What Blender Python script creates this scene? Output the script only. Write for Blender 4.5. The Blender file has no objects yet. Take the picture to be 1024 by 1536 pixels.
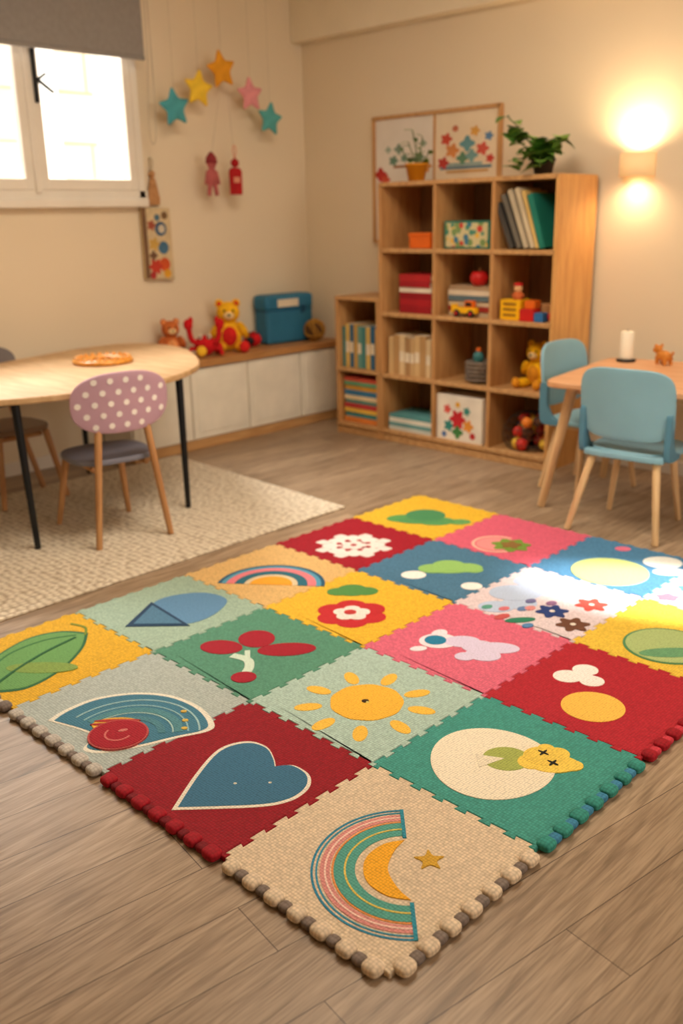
import bpy, bmesh, math, random
from mathutils import Vector, Matrix
random.seed(7)
COL=bpy.context.collection
# ------------------------------------------------------------------ helpers
def lin(c):
    return tuple((x/255/12.92 if x/255<=0.04045 else ((x/255+0.055)/1.055)**2.4) for x in c)+(1.0,)
MATS={}
def base(name):
    m=bpy.data.materials.new(name);m.use_nodes=True
    nt=m.node_tree;b=nt.nodes["Principled BSDF"];return m,nt,b
def N(nt,t,**kw):
    n=nt.nodes.new(t)
    for k,v in kw.items():
        if k in n.inputs: n.inputs[k].default_value=v
        else: setattr(n,k,v)
    return n
def coords(nt,scale=(1,1,1),rot=(0,0,0),kind="Object"):
    tc=N(nt,"ShaderNodeTexCoord");mp=N(nt,"ShaderNodeMapping")
    mp.inputs["Scale"].default_value=scale;mp.inputs["Rotation"].default_value=rot
    nt.links.new(tc.outputs[kind],mp.inputs["Vector"]);return mp.outputs["Vector"]
def mixc(nt,fac,a,b,mode="MIX"):
    n=nt.nodes.new("ShaderNodeMix");n.data_type='RGBA';n.blend_type=mode
    for s,v in ((0,fac),(6,a),(7,b)):
        if isinstance(v,(float,int,tuple)): n.inputs[s].default_value=v
        else: nt.links.new(v,n.inputs[s])
    return n.outputs[2]
def ramp(nt,src,stops):
    r=nt.nodes.new("ShaderNodeValToRGB");e=r.color_ramp.elements
    while len(e)<len(stops): e.new(0.5)
    for i,(p,c) in enumerate(stops): e[i].position=p;e[i].color=c
    nt.links.new(src,r.inputs[0]);return r.outputs[0]
def bump(nt,b,h,strength=.3,dist=.002):
    n=N(nt,"ShaderNodeBump");n.inputs["Strength"].default_value=strength;n.inputs["Distance"].default_value=dist
    nt.links.new(h,n.inputs["Height"]);nt.links.new(n.outputs[0],b.inputs["Normal"])
def plain(name,rgb,rough=.6,var=.12,scale=6,bmp=0,bscale=60,spec=.3):
    if name in MATS: return MATS[name]
    m,nt,b=base(name);c=lin(rgb);v=coords(nt)
    no=N(nt,"ShaderNodeTexNoise",Scale=scale,Detail=2.0);nt.links.new(v,no.inputs["Vector"])
    d=tuple(x*(1-var) for x in c[:3])+(1,);l=tuple(min(1,x*(1+var)) for x in c[:3])+(1,)
    nt.links.new(ramp(nt,no.outputs[0],[(.3,d),(.7,l)]),b.inputs["Base Color"])
    b.inputs["Roughness"].default_value=rough;b.inputs["Specular IOR Level"].default_value=spec
    if bmp:
        n2=N(nt,"ShaderNodeTexNoise",Scale=bscale,Detail=2.0);nt.links.new(v,n2.inputs["Vector"]);bump(nt,b,n2.outputs[0],bmp,.003)
    MATS[name]=m;return m
def foam(name,rgb,strength=.9,scale=135):
    key="foam_"+name
    if key in MATS: return MATS[key]
    m,nt,b=base(key);c=lin(rgb);v=coords(nt)
    vo=N(nt,"ShaderNodeTexVoronoi",Scale=scale,Randomness=.3);nt.links.new(v,vo.inputs["Vector"])
    l=tuple(min(1,x*1.06) for x in c[:3])+(1,);d=tuple(x*.62 for x in c[:3])+(1,)
    nt.links.new(ramp(nt,vo.outputs["Distance"],[(.3,l),(.8,d)]),b.inputs["Base Color"])
    inv=N(nt,"ShaderNodeMath",operation='MULTIPLY');inv.inputs[1].default_value=-1.0
    nt.links.new(vo.outputs["Distance"],inv.inputs[0]);bump(nt,b,inv.outputs[0],strength,.0028)
    b.inputs["Roughness"].default_value=.7;b.inputs["Specular IOR Level"].default_value=.2
    MATS[key]=m;return m
def wood(name,a,bcol,scale=(2,22,22),rough=.5):
    if name in MATS: return MATS[name]
    m,nt,b=base(name);v=coords(nt,scale)
    no=N(nt,"ShaderNodeTexNoise",Scale=2.2,Detail=4.0,Distortion=.6);nt.links.new(v,no.inputs["Vector"])
    nt.links.new(ramp(nt,no.outputs[0],[(.3,lin(a)),(.7,lin(bcol))]),b.inputs["Base Color"])
    b.inputs["Roughness"].default_value=rough;bump(nt,b,no.outputs[0],.12,.002)
    MATS[name]=m;return m
def finish(name,bm,mat,parent=None,smooth=False,bevel=0,sub=0):
    me=bpy.data.meshes.new(name);bmesh.ops.recalc_face_normals(bm,faces=bm.faces);bm.to_mesh(me);bm.free()
    o=bpy.data.objects.new(name,me);COL.objects.link(o)
    for mm in (mat if isinstance(mat,(list,tuple)) else [mat]): me.materials.append(mm)
    if parent: o.parent=parent
    if smooth:
        for f in me.polygons: f.use_smooth=True
    if bevel:
        mo=o.modifiers.new("bev","BEVEL");mo.width=bevel;mo.segments=3;mo.limit_method='ANGLE'
    if sub:
        mo=o.modifiers.new("sub","SUBSURF");mo.levels=sub;mo.render_levels=sub
    return o
def grp(name,loc=(0,0,0),rz=0):
    e=bpy.data.objects.new(name,None);e.empty_display_size=.05;e.location=loc;e.rotation_euler=(0,0,rz);COL.objects.link(e);return e
def box(name,x0,x1,y0,y1,z0,z1,mat,parent=None,bevel=.003,rot=None):
    bm=bmesh.new();bmesh.ops.create_cube(bm,size=1)
    c=Vector(((x0+x1)/2,(y0+y1)/2,(z0+z1)/2))
    for v in bm.verts: v.co=Vector((v.co.x*(x1-x0),v.co.y*(y1-y0),v.co.z*(z1-z0)))
    o=finish(name,bm,mat,parent,bevel=bevel);o.location=c
    if rot: o.rotation_euler=rot
    return o
def rod(name,p,q,r0,r1,mat,parent=None,seg=16):
    p=Vector(p);q=Vector(q);d=q-p;bm=bmesh.new()
    bmesh.ops.create_cone(bm,cap_ends=True,segments=seg,radius1=r0,radius2=r1,depth=d.length)
    o=finish(name,bm,mat,parent,smooth=True,bevel=min(r0,r1)*.3)
    o.location=(p+q)/2;o.rotation_mode='QUATERNION';o.rotation_quaternion=d.to_track_quat('Z','Y');return o
def ball(name,c,r,mat,parent=None,seg=20,rot=None):
    if isinstance(r,(int,float)): r=(r,r,r)
    bm=bmesh.new();bmesh.ops.create_uvsphere(bm,u_segments=seg,v_segments=seg//2+2,radius=1)
    for v in bm.verts: v.co=Vector((v.co.x*r[0],v.co.y*r[1],v.co.z*r[2]))
    o=finish(name,bm,mat,parent,smooth=True);o.location=c
    if rot:o.rotation_euler=rot
    return o
def crom(pts,n=8,closed=True):
    out=[];L=len(pts)
    for i in range(L if closed else L-1):
        g=lambda k:(pts[k%L] if closed else pts[max(0,min(L-1,k))])
        p0,p1,p2,p3=g(i-1),g(i),g(i+1),g(i+2)
        if p1==p2: continue
        for k in range(n):
            t=k/n
            out.append(tuple(.5*((2*p1[a])+(-p0[a]+p2[a])*t+(2*p0[a]-5*p1[a]+4*p2[a]-p3[a])*t*t+(-p0[a]+3*p1[a]-3*p2[a]+p3[a])*t**3) for a in range(len(p1))))
    if not closed: out.append(tuple(pts[-1]))
    return out
def slab(name,pts,z0,z1,mat,parent=None,bevel=0,smooth=False,loc=(0,0,0),rot=None):
    bm=bmesh.new();lo=[bm.verts.new((x,y,z0)) for x,y in pts];hi=[bm.verts.new((x,y,z1)) for x,y in pts]
    bm.faces.new(hi);bm.faces.new(lo[::-1]);n=len(pts)
    for i in range(n): bm.faces.new((lo[i],lo[(i+1)%n],hi[(i+1)%n],hi[i]))
    o=finish(name,bm,mat,parent,bevel=bevel);o.location=loc
    if rot:o.rotation_euler=rot
    return o
def tube(name,pts,r,mat,parent=None,smoothn=6,closed=False,res=3):
    if smoothn: pts=crom(pts,smoothn,closed)
    c=bpy.data.curves.new(name,'CURVE');c.dimensions='3D';s=c.splines.new('POLY');s.points.add(len(pts)-1)
    for i,p in enumerate(pts): s.points[i].co=(*p,1)
    s.use_cyclic_u=closed;c.bevel_depth=r;c.bevel_resolution=res;c.use_fill_caps=True;c.materials.append(mat)
    o=bpy.data.objects.new(name,c);COL.objects.link(o)
    if parent:o.parent=parent
    return o
# ------------------------------------------------------------------ materials
m_wall=plain("wall_plaster",(228,212,186),.9,.03,1.2,.12,90)
m_ceil=plain("ceiling_paint",(236,226,206),.9,.02)
m_white=plain("white_paint",(230,222,210),.5,.03)
m_black=plain("black_steel",(18,20,24),.4,.1)
m_oak=wood("oak_shelf",(178,130,80),(208,162,108))
m_oak2=wood("oak_shelf_side",(178,126,74),(206,156,100),(22,22,2))
m_oakback_shaded=wood("oak_back_shaded",(118,82,50),(142,102,64),(22,22,2))  # shelf oak darkened: shade inside the bookcase put into the colour
m_top=wood("table_top_wood",(184,146,102),(212,176,132),(14,2,14))
m_leg=wood("leg_wood",(166,114,68),(196,146,96),(20,20,2))
m_legl=wood("leg_wood_light",(205,164,116),(230,194,146),(20,20,2))
m_brownseat=wood("brown_seat_wood",(120,92,70),(150,118,92))
m_string=plain("string",(190,175,150),.8)
def floor_mat():
    A=math.radians(9)
    m,nt,b=base("floor_planks");v=coords(nt,(1,1,1),(0,0,A))
    br=N(nt,"ShaderNodeTexBrick");nt.links.new(v,br.inputs["Vector"])
    br.offset=.37;br.inputs["Scale"].default_value=1;br.inputs["Brick Width"].default_value=1.2;br.inputs["Row Height"].default_value=.14
    br.inputs["Mortar Size"].default_value=.0012;br.inputs["Mortar Smooth"].default_value=.3
    br.inputs["Color1"].default_value=lin((188,164,138));br.inputs["Color2"].default_value=lin((162,138,113));br.inputs["Mortar"].default_value=lin((92,72,55))
    v2=coords(nt,(1.1,13,1),(0,0,A))
    n1=N(nt,"ShaderNodeTexNoise",Scale=3.0,Detail=6.0,Distortion=1.4);nt.links.new(v2,n1.inputs["Vector"])
    v3=coords(nt,(5,100,1),(0,0,A))
    n2=N(nt,"ShaderNodeTexNoise",Scale=2.0,Detail=4.0);nt.links.new(v3,n2.inputs["Vector"])
    c=mixc(nt,.8,br.outputs[0],ramp(nt,n1.outputs[0],[(.32,(.46,.42,.38,1)),(.48,(.80,.78,.76,1)),(.62,(1,1,1,1))]),"MULTIPLY")
    c=mixc(nt,.6,c,ramp(nt,n2.outputs[0],[(.36,(.58,.55,.51,1)),(.58,(1,1,1,1))]),"MULTIPLY")
    nt.links.new(c,b.inputs["Base Color"]);b.inputs["Roughness"].default_value=.40
    b.inputs["Specular IOR Level"].default_value=.4
    bump(nt,b,n2.outputs[0],.2,.001);return m
def rug_mat():
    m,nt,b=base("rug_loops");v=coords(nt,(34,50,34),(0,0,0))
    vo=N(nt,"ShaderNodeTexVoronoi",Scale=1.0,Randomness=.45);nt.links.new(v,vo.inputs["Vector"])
    nt.links.new(ramp(nt,vo.outputs["Distance"],[(.25,lin((242,230,208))),(.9,lin((166,142,112)))]),b.inputs["Base Color"])  # crevice shade between loops painted as a darker tone
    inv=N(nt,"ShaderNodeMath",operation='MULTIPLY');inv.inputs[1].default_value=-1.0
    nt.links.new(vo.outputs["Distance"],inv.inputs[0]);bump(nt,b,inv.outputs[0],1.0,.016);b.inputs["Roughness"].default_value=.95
    b.inputs["Specular IOR Level"].default_value=.1
    return m
# ------------------------------------------------------------------ room
XW,YW,CH=4.30,4.49,2.62
X0,Y0=-1.7,-2.1
box("floor",X0,XW+.1,Y0,YW+.1,-.05,0,floor_mat(),bevel=0)
box("ceiling",X0,XW+.1,Y0,YW+.1,CH,CH+.05,m_ceil,bevel=0)
box("wall_back",XW,XW+.12,Y0,YW+.12,0,CH,m_wall,bevel=0)
box("wall_rear",X0-.1,X0,Y0,YW+.12,0,CH,m_wall,bevel=0)
box("wall_right",X0,XW+.1,Y0-.1,Y0,0,CH,m_wall,bevel=0)
WX0,WX1,WZ0,WZ1=1.50,3.06,1.365,2.45
def wall_window():
    bm=bmesh.new()
    def q(x0,x1,z0,z1):
        r=bmesh.ops.create_cube(bm,size=1)['verts']
        for v in r: v.co=Vector(((x0+x1)/2+v.co.x*(x1-x0),YW+.08+v.co.y*.16,(z0+z1)/2+v.co.z*(z1-z0)))
    q(X0,WX0,0,CH);q(WX1,XW,0,CH);q(WX0,WX1,0,WZ0);q(WX0,WX1,WZ1,CH)
    finish("wall_left",bm,m_wall)
wall_window()
box("trim_soffit",XW-.09,XW,Y0,YW,2.235,CH,plain("soffit_paint",(234,222,198),.9,.02),bevel=.004)
box("baseboard_back",XW-.015,XW,Y0,2.40,0,.07,m_white)
box("baseboard_left",X0,2.64,YW-.015,YW,0,.07,m_white)
# window
w=grp("window_1")
fy0,fy1=YW-.015,YW+.06
box("frame_bottom",WX0,WX1+.03,YW-.03,fy1,1.355,1.40,m_white,w)
box("frame_top",WX0,WX1,fy0,fy1,2.41,2.45,m_white,w)
box("frame_right",3.035,3.075,YW-.03,fy1,1.36,2.45,m_white,w)
box("frame_left",1.50,1.54,fy0,fy1,1.36,2.45,m_white,w)
box("sill",1.46,3.075,YW-.06,YW+.02,1.315,1.358,m_white,w,.008)
for nm,a,b in(("sash_right",2.455,3.035),("sash_left",1.86,2.435)):
    t=.058
    box(nm+"_stile_a",a,a+t,YW-.03,YW+.02,1.40,2.41,m_white,w,.006)
    box(nm+"_stile_b",b-t*.8,b,YW-.03,YW+.02,1.40,2.41,m_white,w,.006)
    box(nm+"_rail_low",a,b,YW-.028,YW+.018,1.40,1.455,m_white,w,.006)
    box(nm+"_rail_top",a,b,YW-.028,YW+.018,2.36,2.41,m_white,w,.006)
gm,nt,b=base("window_glass");b.inputs["Base Color"].default_value=(1,1,1,1);b.inputs["Alpha"].default_value=.05;b.inputs["Roughness"].default_value=.02
box("glass_pane",1.54,3.03,YW+.0,YW+.004,1.42,2.40,gm,w,0)
box("meeting_strip",2.43,2.46,YW-.045,YW-.01,1.385,2.42,m_white,w,.006)
box("handle_plate",2.478,2.498,YW-.045,YW-.03,1.80,2.04,m_black,w,.004)
rod("handle_grip",(2.488,YW-.06,1.90),(2.56,YW-.075,1.845),.009,.007,m_black,w)
rod("handle_pin",(2.488,YW-.03,1.90),(2.488,YW-.065,1.90),.009,.009,m_black,w)
rod("handle_grip_up",(2.488,YW-.06,1.90),(2.53,YW-.07,1.93),.007,.006,m_black,w)
# blind
bl=grp("roller_blind");m_bl=plain("blind_fabric",(146,141,138),.85,.06,40,.2,200)
box("fabric",1.42,3.075,YW-.115,YW-.105,2.045,2.50,m_bl,bl,.002)
rod("bottom_bar",(1.42,YW-.11,2.04),(3.075,YW-.11,2.04),.012,.012,m_bl,bl)
rod("roller",(1.42,YW-.085,2.52),(3.075,YW-.085,2.52),.035,.035,m_bl,bl)
tube("pull_cord",[(3.11,YW-.09,2.5),(3.112,YW-.09,2.1),(3.09,YW-.085,1.72),(3.11,YW-.085,1.63),(3.135,YW-.085,1.72),(3.135,YW-.09,2.1),(3.13,YW-.09,2.5)],.0028,m_string,bl)
# outside
nb=grp("neighbor_building");m_st,nt,b=base("stone_facade")
br=N(nt,"ShaderNodeTexBrick");nt.links.new(coords(nt,(1,1,1),(math.radians(90),0,0)),br.inputs["Vector"])
br.inputs["Scale"].default_value=1;br.inputs["Brick Width"].default_value=.8;br.inputs["Row Height"].default_value=.35;br.inputs["Mortar Size"].default_value=.012
br.inputs["Color1"].default_value=lin((226,212,190));br.inputs["Color2"].default_value=lin((206,188,160));br.inputs["Mortar"].default_value=lin((170,150,124))
nt.links.new(br.outputs[0],b.inputs["Base Color"])
box("facade",0,9,6.6,6.8,-1,6,m_st,nb)
for i,x in enumerate((2.9,3.55,4.15,4.75)): box("pilaster_%d"%i,x,x+.22,6.45,6.6,-1,6,plain("white_stucco",(250,246,238),.8),nb)
box("ledge",0,9,6.4,6.6,1.2,1.32,plain("white_stucco",(250,246,238),.8),nb)
# ------------------------------------------------------------------ foam puzzle mat
OX,OY,S=0.953,0.848,0.4462
TH=.013
mat=grp("foam_puzzle_mat")
TC={(0,0):("cream",(228,206,176)),(1,0):("teal",(72,158,146)),(2,0):("red",(188,40,54)),(3,0):("yellow",(248,206,76)),(4,0):("ice",(214,226,234)),
(0,1):("crimson",(152,20,34)),(1,1):("mint",(182,208,196)),(2,1):("pink",(232,112,138)),(3,1):("blush",(240,222,228)),(4,1):("blue",(84,140,182)),
(0,2):("greygreen",(184,194,188)),(1,2):("green",(92,152,126)),(2,2):("sunyellow",(246,194,56)),(3,2):("steelblue",(80,128,160)),(4,2):("pink2",(232,104,130)),
(0,3):("gold",(234,182,40)),(1,3):("sage",(170,196,176)),(2,3):("sand",(234,192,126)),(3,3):("crimson2",(172,26,44)),(4,3):("amber",(246,196,56))}
NT=7;HT=.012
def seam(wavy=True):
    if not wavy: return [(0,0)]
    out=[(0,0)];n=NT
    for k in range(n):
        a=(k+.25)/n;b_=(k+.75)/n;d=.08/n
        out+=[(a,0),(a-d,HT),(b_+d,HT),(b_,0)]
    return out
def tile(i,j):
    x0=OX+i*S;y0=OY+j*S;pts=[]
    sb=seam(wavy=(j>0));pts+=[(x0+t*S,y0+o) for t,o in sb]
    sr=seam(wavy=(i<4));pts+=[(x0+S+o,y0+t*S) for t,o in sr]
    st=seam(wavy=(j<3));pts+=[(x0+S,y0+S)]+[(x0+t*S,y0+S+o) for t,o in st[1:][::-1]]
    sl=seam(wavy=(i>0));pts+=[(x0,y0+S)]+[(x0+o,y0+t*S) for t,o in sl[1:][::-1]]
    cx,cy=x0+S/2,y0+S/2;k=.9955
    pts=[(cx+(x-cx)*k,cy+(y-cy)*k) for x,y in pts]
    return slab("tile_%s"%TC[(i,j)][0],pts,0.0005,TH,foam(*TC[(i,j)]),mat,bevel=.0018)
for k in TC: tile(*k)
def pegs(name,i,j,side,matl,big=True,mat2=None):
    x0=OX+i*S;y0=OY+j*S
    for ph,mm in ((0,matl),(1,mat2)):
        if mm is None: continue
        bm=bmesh.new()
        for k in range(NT):
            t=(k+(.5 if ph==0 else 1.0))/NT
            if t>=1: continue
            w_=(.0195 if big else .014)*(1 if ph==0 else .72);dp=(.020 if big else .011)*(1 if ph==0 else .72);hz=(.0115 if big else .006)*(1 if ph==0 else .70)
            r=bmesh.ops.create_uvsphere(bm,u_segments=20,v_segments=12,radius=1)['verts']
            off=.007 if big else .003
            sq=lambda a,e=.62:math.copysign(abs(a)**e,a)
            jit=random.uniform(.90,1.10)
            for v in r:
                lx,ly,lz=sq(v.co.x)*w_*jit,sq(v.co.y)*dp,sq(v.co.z,.75)*hz
                if side=='b': p=(x0+t*S+lx,y0-off+ly*.9,hz+.0006+lz)
                elif side=='l': p=(x0-off+ly*.9,y0+t*S+lx,hz+.0006+lz)
                elif side=='r': p=(x0+S+off+ly*.9,y0+t*S+lx,hz+.0006+lz)
                else: p=(x0+t*S+lx,y0+S+off+ly*.9,hz+.0006+lz)
                v.co=Vector(p)
        finish(name+"_edge",bm,mm,mat,smooth=True)
sf=lambda n,c:foam(n,c,.3,120)
greyb=sf("greybrown",(126,112,104));crm=sf("cream_peg",(228,206,178));redp=sf("red_peg",(164,24,38));dred=sf("dark_red_peg",(116,16,26))
tealp=sf("teal_peg",(58,146,134));bluep=sf("blue_peg",(64,132,168));whp=sf("pale_peg",(200,192,182))
pegs("cream",0,0,'l',crm,True,greyb);pegs("crimson",0,1,'l',redp,True,dred);pegs("grey",0,2,'l',whp,True,greyb);pegs("gold",0,3,'l',greyb,True,whp)
pegs("cream",0,0,'b',crm,True,greyb);pegs("teal",1,0,'b',tealp,True,bluep);pegs("red",2,0,'b',redp,True,sf("pinkred",(205,60,75)));pegs("yellow",3,0,'b',sf("yel",(240,196,60)));pegs("ice",4,0,'b',sf("ice",(200,215,225)))
for j in range(4): pegs("right",4,j,'r',foam(*TC[(4,j)]),False)
for i in range(5): pegs("far",i,3,'t',foam(*TC[(i,3)]),False)
# motifs : h,v = the mat's diagonal directions
hx,hy=.702,-.712;vx,vy=.712,.702
CNT=[0]
def zl(l):
    CNT[0]+=1
    return TH+.0009*l+.00004*(CNT[0]%20)
def poly(nm,pts,rgb,l=1,sm=6,sc=1.0,c=None):
    P=crom(pts,sm) if sm else pts
    if sc!=1.0:
        c=c or (sum(p[0] for p in P)/len(P),sum(p[1] for p in P)/len(P));P=[(c[0]+(p[0]-c[0])*sc,c[1]+(p[1]-c[1])*sc) for p in P]
    return slab("motif_"+nm,P,TH-.001,zl(l),foam("m%02x%02x%02x"%rgb,rgb,.6,150),mat)
def ell(nm,cx,cy,a,b,rgb,l=1,ang=0,lob=0,amp=0):
    P=[]
    ca,sa=math.cos(math.radians(ang)),math.sin(math.radians(ang))
    for k in range(56):
        t=2*math.pi*k/56;rr=1+amp*math.cos(lob*t)
        u,w_=a*rr*math.cos(t),b*rr*math.sin(t);u,w_=u*ca-w_*sa,u*sa+w_*ca
        P.append((cx+u*hx+w_*vx,cy+u*hy+w_*vy))
    return poly(nm,P,rgb,l,0)
def ring(nm,cx,cy,r0,r1,a0,a1,rgb,l=1,n=40):
    P=[]
    for rr,rg in ((r1,range(n+1)),(r0,range(n,-1,-1))):
        if rr==0: P.append((cx,cy));continue
        for k in rg:
            t=math.radians(a0+(a1-a0)*k/n);u,w_=rr*math.cos(t),rr*math.sin(t);P.append((cx+u*hx+w_*vx,cy+u*hy+w_*vy))
    return poly(nm,P,rgb,l,0)
def hv(cx,cy,u,w_): return (cx+u*hx+w_*vx,cy+u*hy+w_*vy)
mm=lambda L:[(x/1000,y/1000) for x,y in L]
def strip(nm,pts,w0,rgb,l):
    c=crom(pts,8,False);L=[];Rr=[]
    for k,p in enumerate(c):
        q=c[min(k+1,len(c)-1)];o=c[max(k-1,0)];dx,dy=q[0]-o[0],q[1]-o[1];d=math.hypot(dx,dy) or 1
        L.append((p[0]-dy/d*w0,p[1]+dx/d*w0));Rr.append((p[0]+dy/d*w0,p[1]-dx/d*w0))
    poly(nm,L+Rr[::-1],rgb,l,0)
# heart
H_=mm([(975,1505),(975,1505),(1086,1572),(1179,1616),(1233,1618),(1275,1591),(1286,1542),(1266,1494),(1244,1462),(1244,1462),(1275,1434),(1275,1384),(1252,1351),(1214,1335),(1166,1339),(1105,1378)])
poly("heart_border",H_,(232,222,204),1,6,1.0);poly("heart",H_,(60,110,140),2,6,.93)
for u in(-.035,.045): ell("heart_dot",*hv(1.165,1.46,u,-.01),.004,.003,(230,220,200),3)
# rainbow cream
C=(1.178,1.000);R=.192
for a,b_,c in ((.975,1,(50,130,160)),(.93,.95,(60,140,165)),(.80,.905,(214,142,136)),(.84,.86,(240,205,190)),(.765,.785,(226,146,80)),(.54,.76,(84,158,144)),(.635,.655,(222,196,96))):
    ring("rainbow_band",*C,R*a,R*b_,90,270,c,2 if a in(.84,.635) else 1)
cres=[hv(*C,u*R,w_*R) for u,w_ in((0,.46),(0,.46),(-.22,.40),(-.40,.22),(-.455,0),(-.40,-.22),(-.22,-.40),(0,-.46),(0,-.46),(-.12,-.28),(-.20,0),(-.12,.28))]
poly("rainbow_sun",cres,(240,172,40),2)
for s_ in(1,-1): poly("rainbow_end",[hv(*C,u*R,s_*w_*R) for u,w_ in((-.012,.5),(.03,.5),(.03,1.0),(-.012,1.0))],(50,140,160),2,0)
st=[]
for k in range(10):
    rr=.032 if k%2==0 else .015;t=math.radians(90+36*k);st.append(hv(1.228,.984,rr*math.cos(t),rr*math.sin(t)))
poly("star_gold",st,(206,160,52),2,3)
# teal tile : blob and chick
ell("cream_blob",1.601,1.099,.146,.15,(240,228,204),1,0,3,.02)
ell("olive_disc",1.634,1.080,.056,.050,(166,176,90),2)
poly("olive_notch",[hv(1.634,1.080,u,w_) for u,w_ in((-.005,.0),(-.07,.02),(-.07,-.035))],(240,228,204),3,0)
YC=(246,208,90)
for x,y,a,b_ in((1.700,1.022,.046,.040),(1.690,.985,.058,.036),(1.712,.952,.028,.022),(1.735,1.000,.026,.026),(1.66,1.03,.03,.03),(1.735,1.035,.02,.018)): ell("chick",x,y,a,b_,YC,3)
for c in((1.712,1.028),(1.690,.988)):
    for a in(45,-45): ell("chick_eye",*c,.015,.003,(30,30,30),5,a)
# red tile
ell("yellow_disc",1.990,1.055,.082,.078,(250,194,86),1)
for x,y,r in((2.092,1.192,.040),(2.158,1.175,.036),(2.112,1.128,.034),(2.118,1.160,.03)): ell("puff",x,y,r,r*.9,(248,240,234),1)
# yellow tile hill
ell("hill_line",2.455,1.075,.128,.122,(80,140,96),1);ell("hill",2.455,1.075,.120,.114,(176,196,130),2);ell("hill_band",2.42,1.04,.100,.030,(110,165,120),3)
# sun
ell("sun_disc",1.612,1.510,.098,.096,(244,184,62),1,0,9,.012);ell("sun_dot",1.612,1.515,.010,.009,(60,40,24),2);ell("sun_dot_hi",1.61,1.505,.004,.004,(240,220,120),3)
for x,y in mm([(1682,1632),(1746,1549),(1737,1440),(1676,1374),(1576,1361),(1485,1415),(1455,1515),(1489,1607),(1572,1651)]):
    dx,dy=x-1.612,y-1.510;u=dx*hx+dy*hy;w_=dx*vx+dy*vy
    ell("sun_ray",x,y,.037,.019,(244,190,72),1,math.degrees(math.atan2(w_,u)))
# bunny
W_=(238,230,240);Lv=(220,208,236)
ell("bunny_head",2.032,1.600,.060,.050,W_,1);ell("bunny_eye",2.028,1.610,.033,.032,(36,128,166),2);ell("bunny_nose",1.950,1.612,.026,.016,W_,1,10)
ell("bunny_ear",2.075,1.632,.03,.022,W_,1,50)
for x,y,a,b_,g in((2.075,1.545,.055,.038,0),(2.080,1.490,.05,.04,0),(2.110,1.440,.065,.036,-10),(2.045,1.445,.052,.040,-20),(2.00,1.478,.030,.026,0)): ell("bunny_body",x,y,a,b_,Lv,1,g)
# blush flowers
for x,y,a in((2.36,1.62,.06),(2.50,1.64,.09),(2.60,1.58,.085),(2.62,1.66,.06),(2.43,1.58,.06)): ell("cloud",x,y,a,a*.75,(190,206,234),1)
for x,y,c in((2.446,1.463,(44,66,126)),(2.575,1.395,(214,84,74)),(2.401,1.360,(112,72,54))):
    ell("flower",x,y,.045,.045,c,2,0,6,.22);ell("flower_eye",x,y,.009,.009,(240,230,220),3)
ell("leaf",2.321,1.502,.05,.018,(50,130,100),2,8);ell("leaf",2.305,1.560,.03,.016,(200,90,90),2,30)
for x,y,c in((2.335,1.64,(90,160,140)),(2.36,1.59,(220,120,130)),(2.40,1.545,(110,140,190)),(2.50,1.50,(150,110,150)),(2.30,1.46,(90,140,190)),(2.42,1.53,(230,150,150)),(2.47,1.56,(120,120,170))): ell("petal_bit",x,y,.020,.014,c,3,30)
# blue tile
ell("lime_hill",2.885,1.500,.135,.135,(200,216,136),1);ell("white_arch",3.09,1.40,.07,.06,(240,244,240),1);ell("pink_dot",3.13,1.58,.03,.025,(232,120,150),1)
ell("white_arch_b",3.02,1.34,.06,.035,(236,240,240),1)
for x,y,c in((2.80,1.24,(230,120,140)),(2.92,1.22,(90,150,190)),(2.84,1.15,(240,200,80)),(3.0,1.1,(120,180,120))): ell("bit",x,y,.035,.03,c,1,0,5,.15)
# big rainbow on the grey tile
AC=(1.085,1.850)
RBl=[(-.212,.075),(-.212,.075),(-.185,.125),(-.12,.185),(-.02,.210),(.08,.190),(.165,.125),(.210,.045),(.200,.008),(.13,-.02),(.05,-.055),(-.04,-.080),(-.088,-.062),(-.078,-.01),(-.115,.025)]
RB=[hv(*AC,u,w_) for u,w_ in RBl]
poly("arch_border",RB,(232,226,210),1,6,1.035,hv(*AC,0,.06));poly("arch",RB,(66,122,146),2,6,.955,hv(*AC,0,.06))
LC=hv(*AC,.005,-.01)
for r0,r1,c in((.178,.183,(160,196,200)),(.150,.154,(150,190,196)),(.118,.140,(84,140,150)),(.112,.116,(170,204,200)),(.076,.095,(78,132,146))): ring("arch_line",*LC,r0,r1,6,148,c,3)
ell("arch_yellow",*hv(*AC,-.035,.045),.062,.034,(230,176,66),4,0)
ell("arch_red_line",*hv(*AC,-.035,.062),.060,.007,(186,50,50),5,0);ell("arch_red_line",*hv(*AC,-.04,.045),.062,.006,(186,50,50),5,0)
ell("red_snail_border",1.068,1.858,.076,.071,(190,84,80),6);ell("red_snail",1.068,1.858,.071,.066,(164,24,40),7)
ring("snail_spiral",1.068,1.858,.030,.035,150,340,(206,110,104),8);ell("snail_spiral_eye",1.085,1.862,.012,.006,(206,120,112),8,20)
for x,y in((1.225,1.79),(1.25,1.83),(1.20,1.76)): ell("speck",x,y,.008,.006,(225,190,90),5)
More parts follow.
